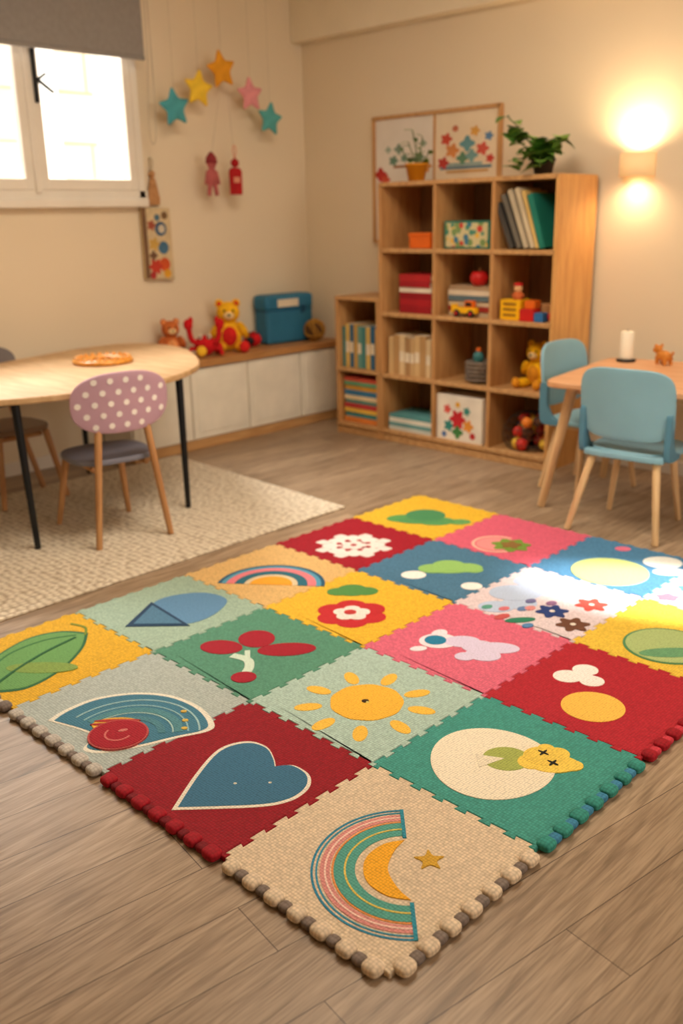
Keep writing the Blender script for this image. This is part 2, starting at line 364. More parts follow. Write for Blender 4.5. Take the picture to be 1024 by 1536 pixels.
# leaf
LF=mm([(945,2330),(945,2330),(1033,2268),(1154,2294),(1270,2372),(1340,2457),(1340,2457),(1291,2530),(1207,2560),(1112,2536),(1020,2480),(965,2400)])
poly("leaf_border",LF,(50,108,70),1,6,1.03);poly("leaf_big",LF,(106,158,90),2,6,.965)
ell("leaf_half",1.125,2.345,.105,.034,(132,160,76),3,-2)
strip("leaf_vein",[(.965,2.335),(1.06,2.385),(1.18,2.43),(1.30,2.455)],.0045,(40,100,60),4)
strip("leaf_vein2",[(1.00,2.43),(1.10,2.50),(1.22,2.51),(1.31,2.47)],.003,(60,120,70),3)
strip("leaf_stem",[(1.33,2.45),(1.36,2.50),(1.345,2.56)],.004,(120,140,50),2)
# blue dome on sage tile
poly("bud",mm([(1560,2400),(1620,2498),(1707,2504),(1795,2440),(1808,2340),(1735,2284),(1650,2265),(1587,2290)]),(98,142,180),1)
poly("bud_tip_line",mm([(1450,2408),(1622,2512),(1592,2258)]),(36,66,96),2,0);poly("bud_tip",mm([(1478,2404),(1606,2484),(1584,2290)]),(84,128,158),3,0)
# rainbow sand
C=(1.995,2.325);R=.192
for a,b_,c in((.93,1,(40,90,120)),(.84,.93,(90,160,190)),(.68,.84,(232,130,140)),(.50,.68,(46,110,130)),(.40,.50,(226,206,170)),(.0,.40,(244,172,52))): ring("arch_band",*C,R*a,R*b_,-8,172,c,1)
# rosette
for k in range(8):
    t=2*math.pi*k/8;ell("rosette",*hv(2.484,2.385,.085*math.cos(t),.085*math.sin(t)),.036,.034,(240,232,226),1,0,4,.1)
for k in range(8):
    t=2*math.pi*(k+.5)/8;ell("rosette_out",*hv(2.484,2.385,.130*math.cos(t),.118*math.sin(t)),.026,.024,(240,228,222),1,0,4,.1)
for k in range(5):
    t=2*math.pi*k/5;ell("rosette_in",*hv(2.484,2.385,.03*math.cos(t),.03*math.sin(t)),.022,.02,(240,232,226),2)
ell("rosette_eye",2.484,2.385,.012,.012,(180,30,44),3)
for k in range(8):
    t=2*math.pi*(k+.5)/8;ell("rosette_hole",*hv(2.484,2.385,.062*math.cos(t),.058*math.sin(t)),.010,.010,(180,30,44),3)
# green cloud
for x,y,a,b_,c in((2.87,2.46,.07,.05,(92,156,86)),(2.985,2.25,.05,.035,(104,164,96)),(2.93,2.33,.08,.055,(92,156,94)),(2.90,2.39,.10,.05,(84,150,92)),(2.965,2.415,.085,.080,(74,140,92))): ell("green_cloud",x,y,a,b_,c,1)
# plant green tile
strip("stem",[(1.548,1.995),(1.560,1.94),(1.535,1.90),(1.49,1.87)],.014,(206,224,206),1);strip("stem_b",[(1.60,1.985),(1.57,1.95),(1.55,1.93)],.008,(206,224,206),1)
RD=(164,28,46)
ell("seed",1.482,1.862,.036,.032,RD,2);ell("petal",1.562,2.062,.066,.046,RD,1,-15);ell("petal",1.672,2.026,.056,.060,RD,1,20);ell("petal",1.684,1.902,.088,.043,RD,1,4)
# flower yellow tile
RF=(196,44,50)
for k in range(6):
    t=2*math.pi*(k+.5)/6;ell("flower_petal",*hv(2.004,1.939,.068*math.cos(t),.062*math.sin(t)),.052,.048,RF,1)
ell("flower_mid",2.004,1.939,.07,.066,RF,1)
for k in range(5):
    t=2*math.pi*(k+.2)/5;ell("flower_white",*hv(2.004,1.939,.034*math.cos(t),.032*math.sin(t)),.028,.026,(248,234,226),3)
ell("flower_white_mid",2.004,1.939,.034,.03,(248,234,226),3);ell("flower_core",2.004,1.945,.020,.018,(206,60,60),5)
for u,w_,a,b_ in((-.045,.0,.042,.034),(.045,.0,.045,.036),(0,.02,.05,.042),(.0,-.01,.05,.03)): ell("flower_leaf",*hv(2.140,2.066,u,w_),a,b_,(84,142,76),1)
# blue tile cloud
for u,w_,a,b_ in((-.06,.0,.055,.045),(0,.03,.06,.05),(.06,.0,.06,.045),(.0,-.01,.09,.04),(.085,-.02,.035,.03)): ell("lime_cloud",*hv(2.535,1.950,u,w_),a,b_,(150,196,110),1)
ell("white_dot",2.399,2.007,.045,.038,(246,242,238),1);ell("white_dot",2.449,1.787,.037,.034,(246,242,238),1)
# pink tile flower
ring("pale_ring",2.862,1.975,.084,.096,40,320,(240,190,170),1);ell("pale_in",2.862,1.975,.078,.075,(238,150,150),1)
ell("olive_flower",2.885,1.922,.068,.066,(118,152,60),2,0,7,.16);ell("olive_flower_in",2.885,1.922,.036,.034,(150,110,60),4,0,5,.2)
# ------------------------------------------------------------------ rug
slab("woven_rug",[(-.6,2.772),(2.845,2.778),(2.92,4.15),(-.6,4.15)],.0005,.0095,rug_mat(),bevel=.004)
# ------------------------------------------------------------------ bookcase
bc=grp("cube_bookcase");BX0,BX1=3.93,4.27
Y=[3.535,3.160,2.795,2.435];Z=[.06,.378,.722,1.062,1.402];t=.011
for i,y in enumerate(Y):
    if i==0: box("side_left",BX0,BX1,y-t,y+t,.0,1.41,m_oak2,bc)
    elif i==3: box("side_right",BX0,BX1,y-t,y+t,.0,1.41,wood("oak_end_lamplit",(200,142,78),(226,172,104),(22,22,2)),bc)  # brighter amber copy of the oak, wall lamp light painted in
    else: box("divider_%d"%i,BX0+.003,BX1,y-t*.9,y+t*.9,.06,1.40,m_oak2,bc)
for i,z in enumerate(Z): box("shelf_%d"%i,BX0,BX1,Y[3],Y[0],z-t,z+t,m_oak,bc)
box("plinth",BX0+.01,BX1,Y[3],Y[0],0,.05,m_oak,bc)
box("back_panel",BX1-.008,BX1,Y[3],Y[0],.05,1.40,m_oakback_shaded,bc)
lb=grp("low_shelf_unit")
for n_,y in(("side_a",3.88),("side_b",3.56)): box(n_,BX0,BX1,y-.01,y+.01,0,.80,m_oak2,lb)
for n_,z in(("base_board",.06),("mid_shelf",.385),("top_board",.795)): box(n_,BX0-.005,BX1,3.55,3.89,z-.01,z+.01,m_oak,lb)
box("plinth",BX0+.01,BX1,3.56,3.88,0,.05,m_oak,lb);box("back_panel",BX1-.008,BX1,3.56,3.88,.05,.79,m_oakback_shaded,lb)
# books
def book_row(name,y0,y1,z,h,cols,lean=0,d=.20,x=3.96,tk=(.016,.03)):
    g=grp(name);y=y0;k=0
    pg=plain("paper",(226,212,186),.8)
    while y-.012>y1:
        w_=min(random.uniform(*tk),y-y1);hh=h*random.uniform(.9,1.0);c=cols[k%len(cols)]
        mt=plain("cover_%02x%02x%02x"%c,c,.55,.1)
        pa=grp("book_%d"%k);pa.parent=g;pa.location=(x,y-w_/2,z);pa.rotation_euler=(lean,0,0)
        box("cover",0,d,-w_/2+.0008,w_/2-.0008,0,hh,mt,pa,.0015);box("pages",.01,d+.001,-w_/2+.003,w_/2-.003,.004,hh+.0006,pg,pa,.0005)
        if random.random()<.6: box("label",-.0008,.001,-w_/2+.003,w_/2-.003,hh*.35,hh*.6,pg,pa,0)
        y-=w_+.001;k+=1
    return g
def book_stack(name,y0,y1,z,cols,tk=.02,x=3.955,d=.22):
    g=grp(name);pg=plain("paper",(226,212,186),.8)
    for k,c in enumerate(cols):
        t_=tk*random.uniform(.8,1.15);j=random.uniform(-.008,.008);mt=plain("cover_%02x%02x%02x"%c,c,.55,.1)
        yy0,yy1=min(y0,y1)+abs(j),max(y0,y1)-abs(j)*.5
        box("cover_%d"%k,x+j+.008,x+d,yy0,yy1,z,z+.003,mt,g,.001);box("pages_%d"%k,x+j+.011,x+d-.004,yy0+.004,yy1-.004,z+.003,z+t_-.003,pg,g,.001)
        box("cover_top_%d"%k,x+j+.008,x+d,yy0,yy1,z+t_-.003,z+t_,mt,g,.001);box("spine_%d"%k,x+j+.006,x+j+.010,yy0,yy1,z,z+t_,mt,g,.001)
        z+=t_+.0005
    return g
book_row("beige_books",3.50,3.185,Z[1]+t,.225,[(206,172,122),(180,140,92),(214,186,142),(166,128,86),(196,160,112)],tk=(.03,.042))
book_row("picture_books",3.862,3.58,.396,.255,[(70,130,130),(210,176,96),(50,100,136),(190,150,80),(100,150,140)],tk=(.02,.035))
book_stack("magazine_pile",3.855,3.585,.072,[(220,130,60),(70,150,160),(230,190,80),(190,60,60),(90,160,150),(230,210,170),(60,120,160),(220,160,60),(100,160,120),(200,80,60)],.026)
book_stack("white_magazine_pile",3.50,3.185,Z[0]+t,[(200,206,200),(110,160,160),(225,220,205),(90,150,150)],.022)
book_stack("red_book_stack",3.42,3.195,Z[2]+t,[(150,20,30),(166,26,34),(144,16,28),(226,214,196),(160,24,34),(176,34,38)],.034)
book_stack("flat_book_stack",3.11,2.84,Z[2]+t,[(200,180,150),(160,50,44),(210,190,160),(90,110,120),(216,200,176),(170,140,110)],.026,x=3.99,d=.2)
g=grp("leaning_books")
for k,(y,w_,h,c,le) in enumerate(((2.700,.022,.23,(74,70,66),.42),(2.655,.02,.27,(110,104,94),.40),(2.615,.022,.29,(190,176,150),.38),(2.578,.02,.295,(206,190,160),.36),(2.552,.016,.28,(214,180,110),.34),(2.525,.03,.26,(30,120,104),.32))):
    pa=grp("book_%d"%k);pa.parent=g;pa.location=(3.96,y,Z[3]+t+.008);pa.rotation_euler=(-le,0,0)
    box("cover",0,.2,-w_/2,w_/2,0,h,plain("cover_%02x%02x%02x"%c,c,.55),pa,.0015);box("pages",.008,.201,-w_/2+.003,w_/2-.003,.004,h+.0006,plain("paper",(226,212,186),.8),pa,.0005)
def printed(name,bg,cols,sc=18):
    m,nt,b=base(name);v=coords(nt)
    vo=N(nt,"ShaderNodeTexVoronoi",Scale=sc,Randomness=1.0);nt.links.new(v,vo.inputs["Vector"])
    sep=N(nt,"ShaderNodeSeparateColor");nt.links.new(vo.outputs["Color"],sep.inputs[0])
    n=len(cols);r=nt.nodes.new("ShaderNodeValToRGB");r.color_ramp.interpolation='CONSTANT';e=r.color_ramp.elements
    while len(e)<n: e.new(.5)
    for i,c in enumerate(cols): e[i].position=i/n;e[i].color=lin(c)
    nt.links.new(sep.outputs[0],r.inputs[0])
    k=ramp(nt,vo.outputs["Distance"],[(.50,(1,1,1,1)),(.58,(0,0,0,1))])
    nt.links.new(mixc(nt,k,lin(bg),r.outputs[0]),b.inputs["Base Color"]);b.inputs["Roughness"].default_value=.6;return m
g=grp("orange_box");mo_=plain("orange_plastic",(226,104,24),.45);box("body",3.97,4.08,3.215,3.36,Z[3]+t,Z[3]+t+.07,mo_,g,.006);box("lid",3.966,4.084,3.211,3.364,Z[3]+t+.062,Z[3]+t+.08,mo_,g,.005)
g=grp("toy_picture_box");box("carton",3.98,4.03,2.842,3.13,Z[3]+t,Z[3]+t+.138,plain("teal_card",(40,120,104),.5),g,.002)
box("printed_front",3.977,3.981,2.855,3.118,Z[3]+t+.01,Z[3]+t+.128,printed("toy_print",(206,196,150),[(200,60,50),(70,140,120),(226,180,70),(60,120,150),(120,150,90)],30),g,0)
g=grp("floral_box");box("carton",3.95,4.15,2.84,3.145,Z[0]+t,Z[0]+t+.245,plain("white_card",(234,224,208),.6),g,.003)
fl=lambda c:plain("print_%02x%02x%02x"%c,c,.6)
def disc(nm,x,y,z,r,c,par,ax='x',lob=0,sz=1.0):
    P=[(r*(1+(.25*math.cos(lob*a) if lob else 0))*math.cos(a),sz*r*(1+(.25*math.cos(lob*a) if lob else 0))*math.sin(a)) for a in[2*math.pi*k/28 for k in range(28)]]
    CNT[0]+=1;th=.0012+.00005*(CNT[0]%12)
    return slab(nm,P,0,th,fl(c),par,loc=(x,y,z),rot=(math.pi/2,0,-math.pi/2) if ax=='x' else (math.pi/2,0,0))
for y,z,r,c,l in((3.0,.19,.045,(200,40,50),6),(2.93,.16,.03,(230,150,60),5),(3.06,.15,.028,(60,140,130),5),(3.0,.12,.03,(70,130,70),4),(2.94,.24,.02,(60,140,130),5),(3.07,.24,.022,(220,90,80),5),(3.0,.27,.015,(230,170,60),0),(2.90,.11,.018,(190,50,50),0),(3.09,.10,.016,(90,120,170),0)): disc("print",3.9495,y,z,r,c,g,lob=l)
# basket
def lathe(name,prof,mat_,par,loc,seg=32):
    bm=bmesh.new();rs=[]
    for r,z in prof: rs.append([bm.verts.new((r*math.cos(2*math.pi*k/seg),r*math.sin(2*math.pi*k/seg),z)) for k in range(seg)])
    for a,b_ in zip(rs,rs[1:]):
        for k in range(seg): bm.faces.new((a[k],a[(k+1)%seg],b_[(k+1)%seg],b_[k]))
    bm.faces.new(rs[0][::-1]);bm.faces.new(rs[-1])
    o=finish(name,bm,mat_,par,smooth=True);o.location=loc;return o
g=grp("round_basket");mb=plain("grey_basket",(120,106,94),.9,.3,60,.6,80)
lathe("bowl",[(.06,0),(.078,.03),(.082,.09),(.08,.115),(.072,.115),(.07,.03),(.01,.02)],mb,g,(4.04,2.915,Z[1]+t))
for k in range(5): tube("weave_%d"%k,[(4.04+.083*math.cos(a),2.915+.083*math.sin(a),Z[1]+t+.02+k*.021) for a in[2*math.pi*q/20 for q in range(20)]],.006,mb,g,2,True)
ball("toy_in_basket",(4.03,2.93,Z[1]+t+.13),(.025,.03,.035),plain("teal_toy",(60,120,120),.5),g);ball("toy_knob",(4.03,2.93,Z[1]+t+.17),.014,mo_,g)
# bears
def bear(name,c,s,body,acc,rz=0):
    g=grp(name,c,rz);B=plain("plush_%02x%02x%02x"%body,body,.95,.18,30,.5,120);A=plain("plush_%02x%02x%02x"%acc,acc,.95,.18,30,.5,120)
    Sn=plain("plush_snout",(236,204,150),.95);K=plain("bead_black",(20,18,18),.25)
    E_=lambda n,p,r,m,rot=None:ball(n,tuple(s*a for a in p),tuple(s*a for a in r),m,g,18,rot)
    E_("body",(0,0,.33),(.27,.22,.33),B);E_("belly",(0,-.08,.32),(.19,.17,.24),A);E_("head",(0,-.04,.78),(.24,.21,.22),B);E_("snout",(0,-.22,.73),(.11,.09,.08),Sn)
    E_("nose",(0,-.31,.75),(.035,.03,.025),K)
    for q in(-1,1):
        E_("ear_%d"%q,(.17*q,-.02,.96),(.09,.05,.09),B);E_("ear_inner_%d"%q,(.17*q,-.05,.96),(.05,.04,.05),A)
        E_("eye_%d"%q,(.09*q,-.23,.83),(.025,.02,.028),K)
        E_("arm_%d"%q,(.28*q,-.08,.42),(.09,.10,.22),B,(.5,-.5*q,0));E_("leg_%d"%q,(.20*q,-.26,.11),(.11,.24,.11),B,(0,0,.35*q));E_("foot_%d"%q,(.27*q,-.46,.13),(.11,.06,.12),A)
    return g
bear("yellow_plush_toy",(4.10,2.61,Z[1]+t),.225,(240,180,16),(214,140,30),math.radians(-90))
bear("yellow_plush_bear",(3.50,4.345,.502),.285,(244,180,30),(206,36,32),math.radians(-35))
bear("orange_plush_bear",(3.10,4.37,.502),.21,(196,104,50),(226,150,90),math.radians(-20))
g=grp("red_plush_crab",(3.275,4.285,.502),math.radians(-40));rr_=plain("plush_red",(196,24,30),.95,.15,30,.5,120)
ball("body",(0,0,.06),(.062,.05,.058),rr_,g)
for q in(-1,1):
    tube("arm_%d"%q,[(.04*q,-.02,.07),(.075*q,-.03,.10),(.085*q,-.03,.16)],.016,rr_,g);ball("claw_%d"%q,(.088*q,-.03,.18),(.026,.02,.033),rr_,g)
    ball("claw_tip_%d"%q,(.072*q,-.03,.203),(.013,.013,.022),rr_,g);ball("eye_%d"%q,(.025*q,-.04,.112),.013,plain("white_card",(234,224,208),.6),g);ball("pupil_%d"%q,(.025*q,-.052,.114),.006,m_black,g)
    for n_ in range(3): tube("leg_%d_%d"%(q,n_),[(.05*q,.02*n_-.03,.04),(.08*q,.03*n_-.05,.045),(.095*q,.035*n_-.06,.012)],.009,rr_,g)
ball("blossom",(-.02,-.07,.035),(.03,.02,.03),plain("plush_yellow",(240,190,50),.9),g)
# small plush ladybird right of the bear
g=grp("plush_ladybird",(3.69,4.36,.502),math.radians(-60));ball("shell",(0,0,.045),(.055,.045,.045),rr_,g);ball("head",(0,-.045,.04),(.026,.022,.026),m_black,g);box("wing_seam",-.002,.002,-.04,.045,.05,.091,m_black,g,.001)
for k,(x,y,z) in enumerate(((.028,-.012,.080),(-.028,-.012,.080),(.026,.018,.077),(-.026,.018,.077))): ball("spot_%d"%k,(x,y,z),(.010,.010,.006),m_black,g,10)
# toys
g=grp("toy_blocks");yz=Z[2]+t
yb=plain("yellow_plastic",(244,184,20),.45);rb_=plain("red_plastic",(196,30,28),.45);gb=plain("green_plastic",(60,130,70),.45);bb=plain("blue_plastic",(50,110,170),.45)
box("yellow_crate",3.96,4.06,2.64,2.755,yz,yz+.10,yb,g,.005)
for k in range(3): box("slot_%d"%k,3.957,3.962,2.66,2.735,yz+.02+k*.027,yz+.032+k*.027,plain("dark_slot",(150,100,20),.6),g,0)
box("red_block",3.95,4.02,2.555,2.635,yz,yz+.06,rb_,g,.005);box("blue_block",3.95,4.0,2.50,2.55,yz,yz+.045,bb,g,.005);ball("red_ball_toy",(4.0,2.475,yz+.025),.025,rb_,g)
box("orange_block",3.97,4.03,2.56,2.62,yz+.06,yz+.10,mo_,g,.005);box("brown_block",4.04,4.10,2.48,2.60,yz,yz+.08,m_leg,g,.005)
g=grp("toy_figure",(3.99,2.67,yz+.10));ball("head",(0,0,.055),.022,plain("skin_toy",(220,170,120),.6),g);lathe("body",[(.022,0),(.026,.015),(.014,.04),(.008,.045)],plain("plush_orange",(200,100,50),.8),g,(0,0,0));ball("hat",(0,0,.073),(.024,.024,.01),rb_,g)
for q in(-1,1): rod("arm_%d"%q,(0,.012*q,.035),(0,.035*q,.02),.006,.005,plain("plush_orange",(200,100,50),.8),g,8)
g=grp("red_apple_toy",(4.02,2.93,yz+.158));lathe("apple",[(.01,.004),(.03,0),(.045,.02),(.048,.045),(.035,.068),(.015,.07),(.004,.062)],rb_,g,(0,0,0));rod("stem",(0,0,.06),(.006,0,.09),.003,.003,m_leg,g,8)
g=grp("toy_truck",(3.962,2.97,yz));box("body",-.016,.02,-.07,.07,.02,.05,yb,g,.004);box("cab",-.014,.018,-.055,.0,.05,.085,mo_,g,.005);box("cab_window",-.0165,-.012,-.045,-.01,.058,.076,m_black,g,.001)
for q in(-.045,.045): rod("wheel_%d"%(q*1000),(-.024,q,.02),(-.012,q,.02),.02,.02,m_black,g);rod("hub_%d"%(q*1000),(-.026,q,.02),(-.022,q,.02),.009,.009,rb_,g)
box("bucket",-.014,.018,.06,.085,.02,.065,yb,g,.004)
g=grp("net_bag_of_balls");cols=[(206,50,40),(232,130,40),(60,120,170),(236,190,60),(110,70,50),(200,60,50),(70,140,90)]
for k in range(36):
    a=random.uniform(0,6.28);lz=k//12;rad=random.uniform(.03,.125-.018*lz)
    c=cols[k%7];ball("ball_%d"%k,(4.065+rad*math.cos(a),2.615+1.10*rad*math.sin(a),Z[0]+t+.036+lz*.058),random.uniform(.026,.036),plain("ballplastic_%02x%02x%02x"%c,c,.45),g,14)
bm=bmesh.new();bmesh.ops.create_uvsphere(bm,u_segments=16,v_segments=10,radius=1)
for v in bm.verts: v.co=Vector((v.co.x*.128,v.co.y*.150,max(-.07,v.co.z*.125)))
o=finish("net",bm,plain("net_cord",(70,50,40),.8),g);o.location=(4.065,2.615,Z[0]+t+.075);wf=o.modifiers.new("w","WIREFRAME");wf.thickness=.0035
# framed posters on back wall
g=grp("framed_posters");px=XW-.021
box("frame_top",px-.008,px+.02,3.005,3.895,1.762,1.782,m_oak,g);box("frame_bottom",px-.008,px+.02,3.005,3.895,1.09,1.108,m_oak,g)
for n_,y in(("left",3.887),("right",3.012)): box("frame_"+n_,px-.008,px+.02,y-.010,y+.010,1.09,1.78,m_oak2,g)
box("frame_mid",px-.004,px+.02,3.436,3.448,1.10,1.77,m_oak2,g)
pp=plain("poster_paper",(226,218,208),.6,.05);pp2=plain("poster_paper_b",(232,214,186),.6,.06)
box("poster_a",px+.004,px+.018,3.448,3.88,1.10,1.77,pp,g,0);box("poster_b",px+.004,px+.018,3.02,3.436,1.10,1.77,pp2,g,0)
sx=px+.0035
for y,z,r,c,l in((3.84,1.47,.040,(186,50,44),4),(3.80,1.44,.03,(200,80,56),5),(3.74,1.54,.03,(100,134,116),5),(3.70,1.60,.03,(130,150,134),4),(3.66,1.55,.024,(110,140,124),5),(3.78,1.60,.020,(160,176,160),4),(3.55,1.55,.032,(120,144,114),5),(3.50,1.50,.034,(206,140,70),5),(3.52,1.62,.02,(140,156,134),4),
 (3.36,1.63,.034,(202,80,60),5),(3.32,1.57,.04,(216,140,80),5),(3.22,1.60,.042,(100,150,160),4),(3.17,1.66,.028,(214,160,80),5),(3.12,1.57,.036,(206,90,74),5),(3.25,1.53,.034,(100,144,116),4),(3.38,1.51,.034,(190,64,56),5),(3.08,1.63,.024,(90,130,170),5),(3.19,1.54,.034,(120,164,166),4),(3.30,1.68,.020,(190,110,80),0),(3.07,1.52,.024,(200,70,60),5)):
    disc("print",sx,y,z,r,c,g,lob=l,sz=.8)
for k,(y0,y1,z,c) in enumerate(((3.06,3.40,1.475,(80,124,146)),(3.08,3.36,1.455,(200,156,100)),(3.12,3.36,1.492,(140,170,170)),(3.58,3.74,1.50,(160,104,60)))): box("print_line_%d"%k,sx-.001,sx+.001,y0,y1,z,z+.014,fl(c),g,0)
# plants
def leafmesh(bm,p,d,up,L,W,mi=0):
    d=d.normalized();s_=d.cross(up).normalized();n=s_.cross(d).normalized()
    rows=[]
    for k in range(6):
        t_=k/5;w_=W*math.sin(math.pi*min(1,(t_*.92+.06)))**.8*(1.15-.5*t_);c=p+d*L*t_-n*(L*.35*t_*t_)
        rows.append([bm.verts.new(c-s_*w_+n*w_*.25),bm.verts.new(c),bm.verts.new(c+s_*w_+n*w_*.25)])
    for a,b_ in zip(rows,rows[1:]):
        for q in(0,1):
            f=bm.faces.new((a[q],a[q+1],b_[q+1],b_[q]));f.smooth=True;f.material_index=mi
m_lf=plain("leaf_green",(76,124,48),.45,.3,20);m_lf2=plain("leaf_green_light",(118,160,64),.45,.3,20)
def plant(name,base_,stems,n_leaf,L,W,potmat,pr,ph):
    g=grp(name,base_)
    lathe("pot",[(pr*.72,0),(pr,ph*.9),(pr*1.06,ph*.9),(pr*1.06,ph),(pr*.9,ph),(pr*.85,ph*.85)],potmat,g,(0,0,0))
    bm=bmesh.new()
    for k,s_ in enumerate(stems):
        pts=[Vector((0,0,ph*.8))]+[Vector(q) for q in s_];cr=crom([tuple(q) for q in pts],8,False)
        tube("stem_%d"%k,cr,.0028,plain("stem_green",(90,110,50),.6),g,0)
        m_=len(cr)
        for q in range(n_leaf):
            t_=(q+1)/n_leaf;p=Vector(cr[min(m_-1,int(t_*(m_-1)))]);a=random.uniform(0,6.28)
            d=Vector((math.cos(a),math.sin(a),random.uniform(-.2,.7)));leafmesh(bm,p,d,Vector((0,0,1)),L*random.uniform(.7,1.15),W*random.uniform(.8,1.1),q%2)
    finish("leaves",bm,[m_lf,m_lf2],g);return g
plant("trailing_pothos",(4.06,2.60,1.414),[((-.02,.03,.10),(-.03,.10,.19),(-.03,.19,.27)),((0,.05,.10),(.0,.12,.14),(-.02,.19,.19)),((-.03,-.02,.09),(-.05,-.08,.13),(-.06,-.15,.14)),((-.05,.02,.09),(-.09,.04,.08),(-.12,.06,.02)),((.02,.0,.1),(.02,-.05,.15),(0,-.11,.15)),((-.04,-.02,.08),(-.08,-.03,.09),(-.12,-.06,.03)),((-.02,.02,.12),(-.03,.06,.17),(-.03,.14,.22)),((-.03,.0,.10),(-.06,.0,.12),(-.08,.0,.08)),((-.02,.0,.11),(-.03,.02,.15),(-.04,.03,.16))],9,.085,.042,plain("dark_pot",(60,50,40),.6),.055,.07)
plant("potted_succulent",(4.06,3.385,1.414),[((0,.02,.12),(-.01,.05,.20)),((0,-.02,.12),(0,-.04,.22)),((.0,.0,.14),(-.02,.01,.25)),((0,.05,.10),(0,.10,.16)),((0,-.05,.1),(0,-.09,.15))],6,.05,.015,plain("orange_pot",(222,146,30),.5),.058,.09)
# ------------------------------------------------------------------ low cabinet along the left wall
cb=grp("low_storage_cabinet");CY=4.18
box("base",2.68,4.285,CY+.005,4.47,0,.055,m_oak,cb);box("carcass",2.68,4.285,CY+.02,4.47,.055,.46,m_white,cb,0);box("worktop",2.66,4.29,CY-.012,4.475,.46,.50,wood("cabinet_top",(168,116,66),(194,142,88)),cb,.004)
dm=plain("cabinet_door",(234,226,210),.6,.05,8,.25,14)
for k,(a,b_) in enumerate(((2.685,3.072),(3.082,3.485),(3.495,3.905),(3.915,4.28))):
    box("door_%d"%k,a,b_,CY,CY+.02,.06,.452,dm,cb,.004);box("door_panel_%d"%k,a+.035,b_-.035,CY-.004,CY+.001,.095,.417,dm,cb,.003)
g=grp("blue_toy_chest",(3.975,4.385,.501),math.radians(-5));bl_=plain("blue_case",(46,112,146),.55,.08);bd=plain("blue_case_dark",(24,72,104),.6)
box("body",-.18,.18,-.07,.065,0,.215,bl_,g,.022);box("lid",-.186,.186,-.075,.07,.20,.295,bl_,g,.026);box("lid_seam",-.181,.181,-.0705,.0655,.198,.203,bd,g,.001)
box("label",-.10,.06,-.0785,-.074,.222,.268,plain("paper",(226,212,186),.8),g,.002);box("latch",.08,.11,-.081,-.070,.18,.225,bd,g,.003)
g=grp("wicker_ball",(4.10,4.240,.572));wk=plain("wicker",(176,126,50),.8,.3,50,.5,80);ball("core",(0,0,0),.060,plain("wicker_dark",(96,66,34),.9),g)
for k in range(9):
    M=Matrix.Rotation(random.uniform(0,3.14),3,'X')@Matrix.Rotation(random.uniform(0,3.14),3,'Y')
    tube("strand_%d"%k,[tuple(M@Vector((.063*math.cos(a),.063*math.sin(a),0))) for a in[2*math.pi*q/24 for q in range(24)]],.0055,wk,g,0,True)
# ------------------------------------------------------------------ left table
TZ=.60
T=[(2.59,3.44),(2.82,3.84),(2.86,4.14),(2.76,4.32),(2.50,4.34),(2.20,4.26),(1.9,4.17),(1.5,4.08),(1.22,3.95),(1.14,3.70),(1.30,3.44),(1.56,3.29),(1.73,3.22),(1.92,3.175),(2.15,3.18),(2.37,3.26)]
lt=grp("round_activity_table")
slab("table_top",crom(T,8),TZ,TZ+.026,m_top,lt,bevel=.006)
for k,(x,y) in enumerate(((1.64,3.315),(2.372,3.305),(2.42,4.22),(1.36,3.90))): rod("leg_%d"%(k+1),(x,y,.0105 if y<4.15 else .0005),(x-.02*(1 if k==0 else 0),y,TZ),.012,.017,m_black,lt)
box("apron",1.55,2.45,3.42,3.95,TZ-.03,TZ,m_black,lt,.004)
g=grp("woven_gold_tray",(2.31,3.80,TZ+.027));gd=plain("gold_bead",(220,150,60),.3,.3,50,.2,60,.6)
for k in range(3): tube("ring_%d"%k,[((.128-.022*k)*math.cos(a),(.128-.022*k)*math.sin(a),.010) for a in[2*math.pi*q/32 for q in range(32)]],.010,gd,g,0,True)
for k in range(22):
    a=2*math.pi*k/22;ball("bead_%d"%k,(.118*math.cos(a),.118*math.sin(a),.022),.011,gd,g,10)
lathe("bottom",[(.085,0),(.085,.004),(.001,.004)],gd,g,(0,0,0))
# ------------------------------------------------------------------ chairs
def sup(a,b_,n,cnt=48): 
    return [(a*math.copysign(abs(math.cos(t_))**(2/n),math.cos(t_)),b_*math.copysign(abs(math.sin(t_))**(2/n),math.sin(t_))) for t_ in[2*math.pi*k/cnt for k in range(cnt)]]
def backrest(name,par,a,b_,n,zc,y0,curv,mt,tk=.014,tilt=0):
    bm=bmesh.new();ring_=sup(a,b_,n,48)
    f=lambda x,z:Vector((x,y0+curv*x*x-tilt*z,zc+z))
    c=bm.verts.new(f(0,0));prev=None
    for q in range(1,7):
        s_=q/6;cur=[bm.verts.new(f(x*s_,z*s_)) for x,z in ring_]
        for k in range(48):
            if prev is None: bm.faces.new((c,cur[k],cur[(k+1)%48]))
            else: bm.faces.new((prev[k],cur[k],cur[(k+1)%48],prev[(k+1)%48]))
        prev=cur
    o=finish(name,bm,mt,par,smooth=True);so=o.modifiers.new("s","SOLIDIFY");so.thickness=tk;so.offset=0
    bv=o.modifiers.new("b","BEVEL");bv.width=.004;bv.segments=3;bv.limit_method='ANGLE';bv.angle_limit=math.radians(50);return f
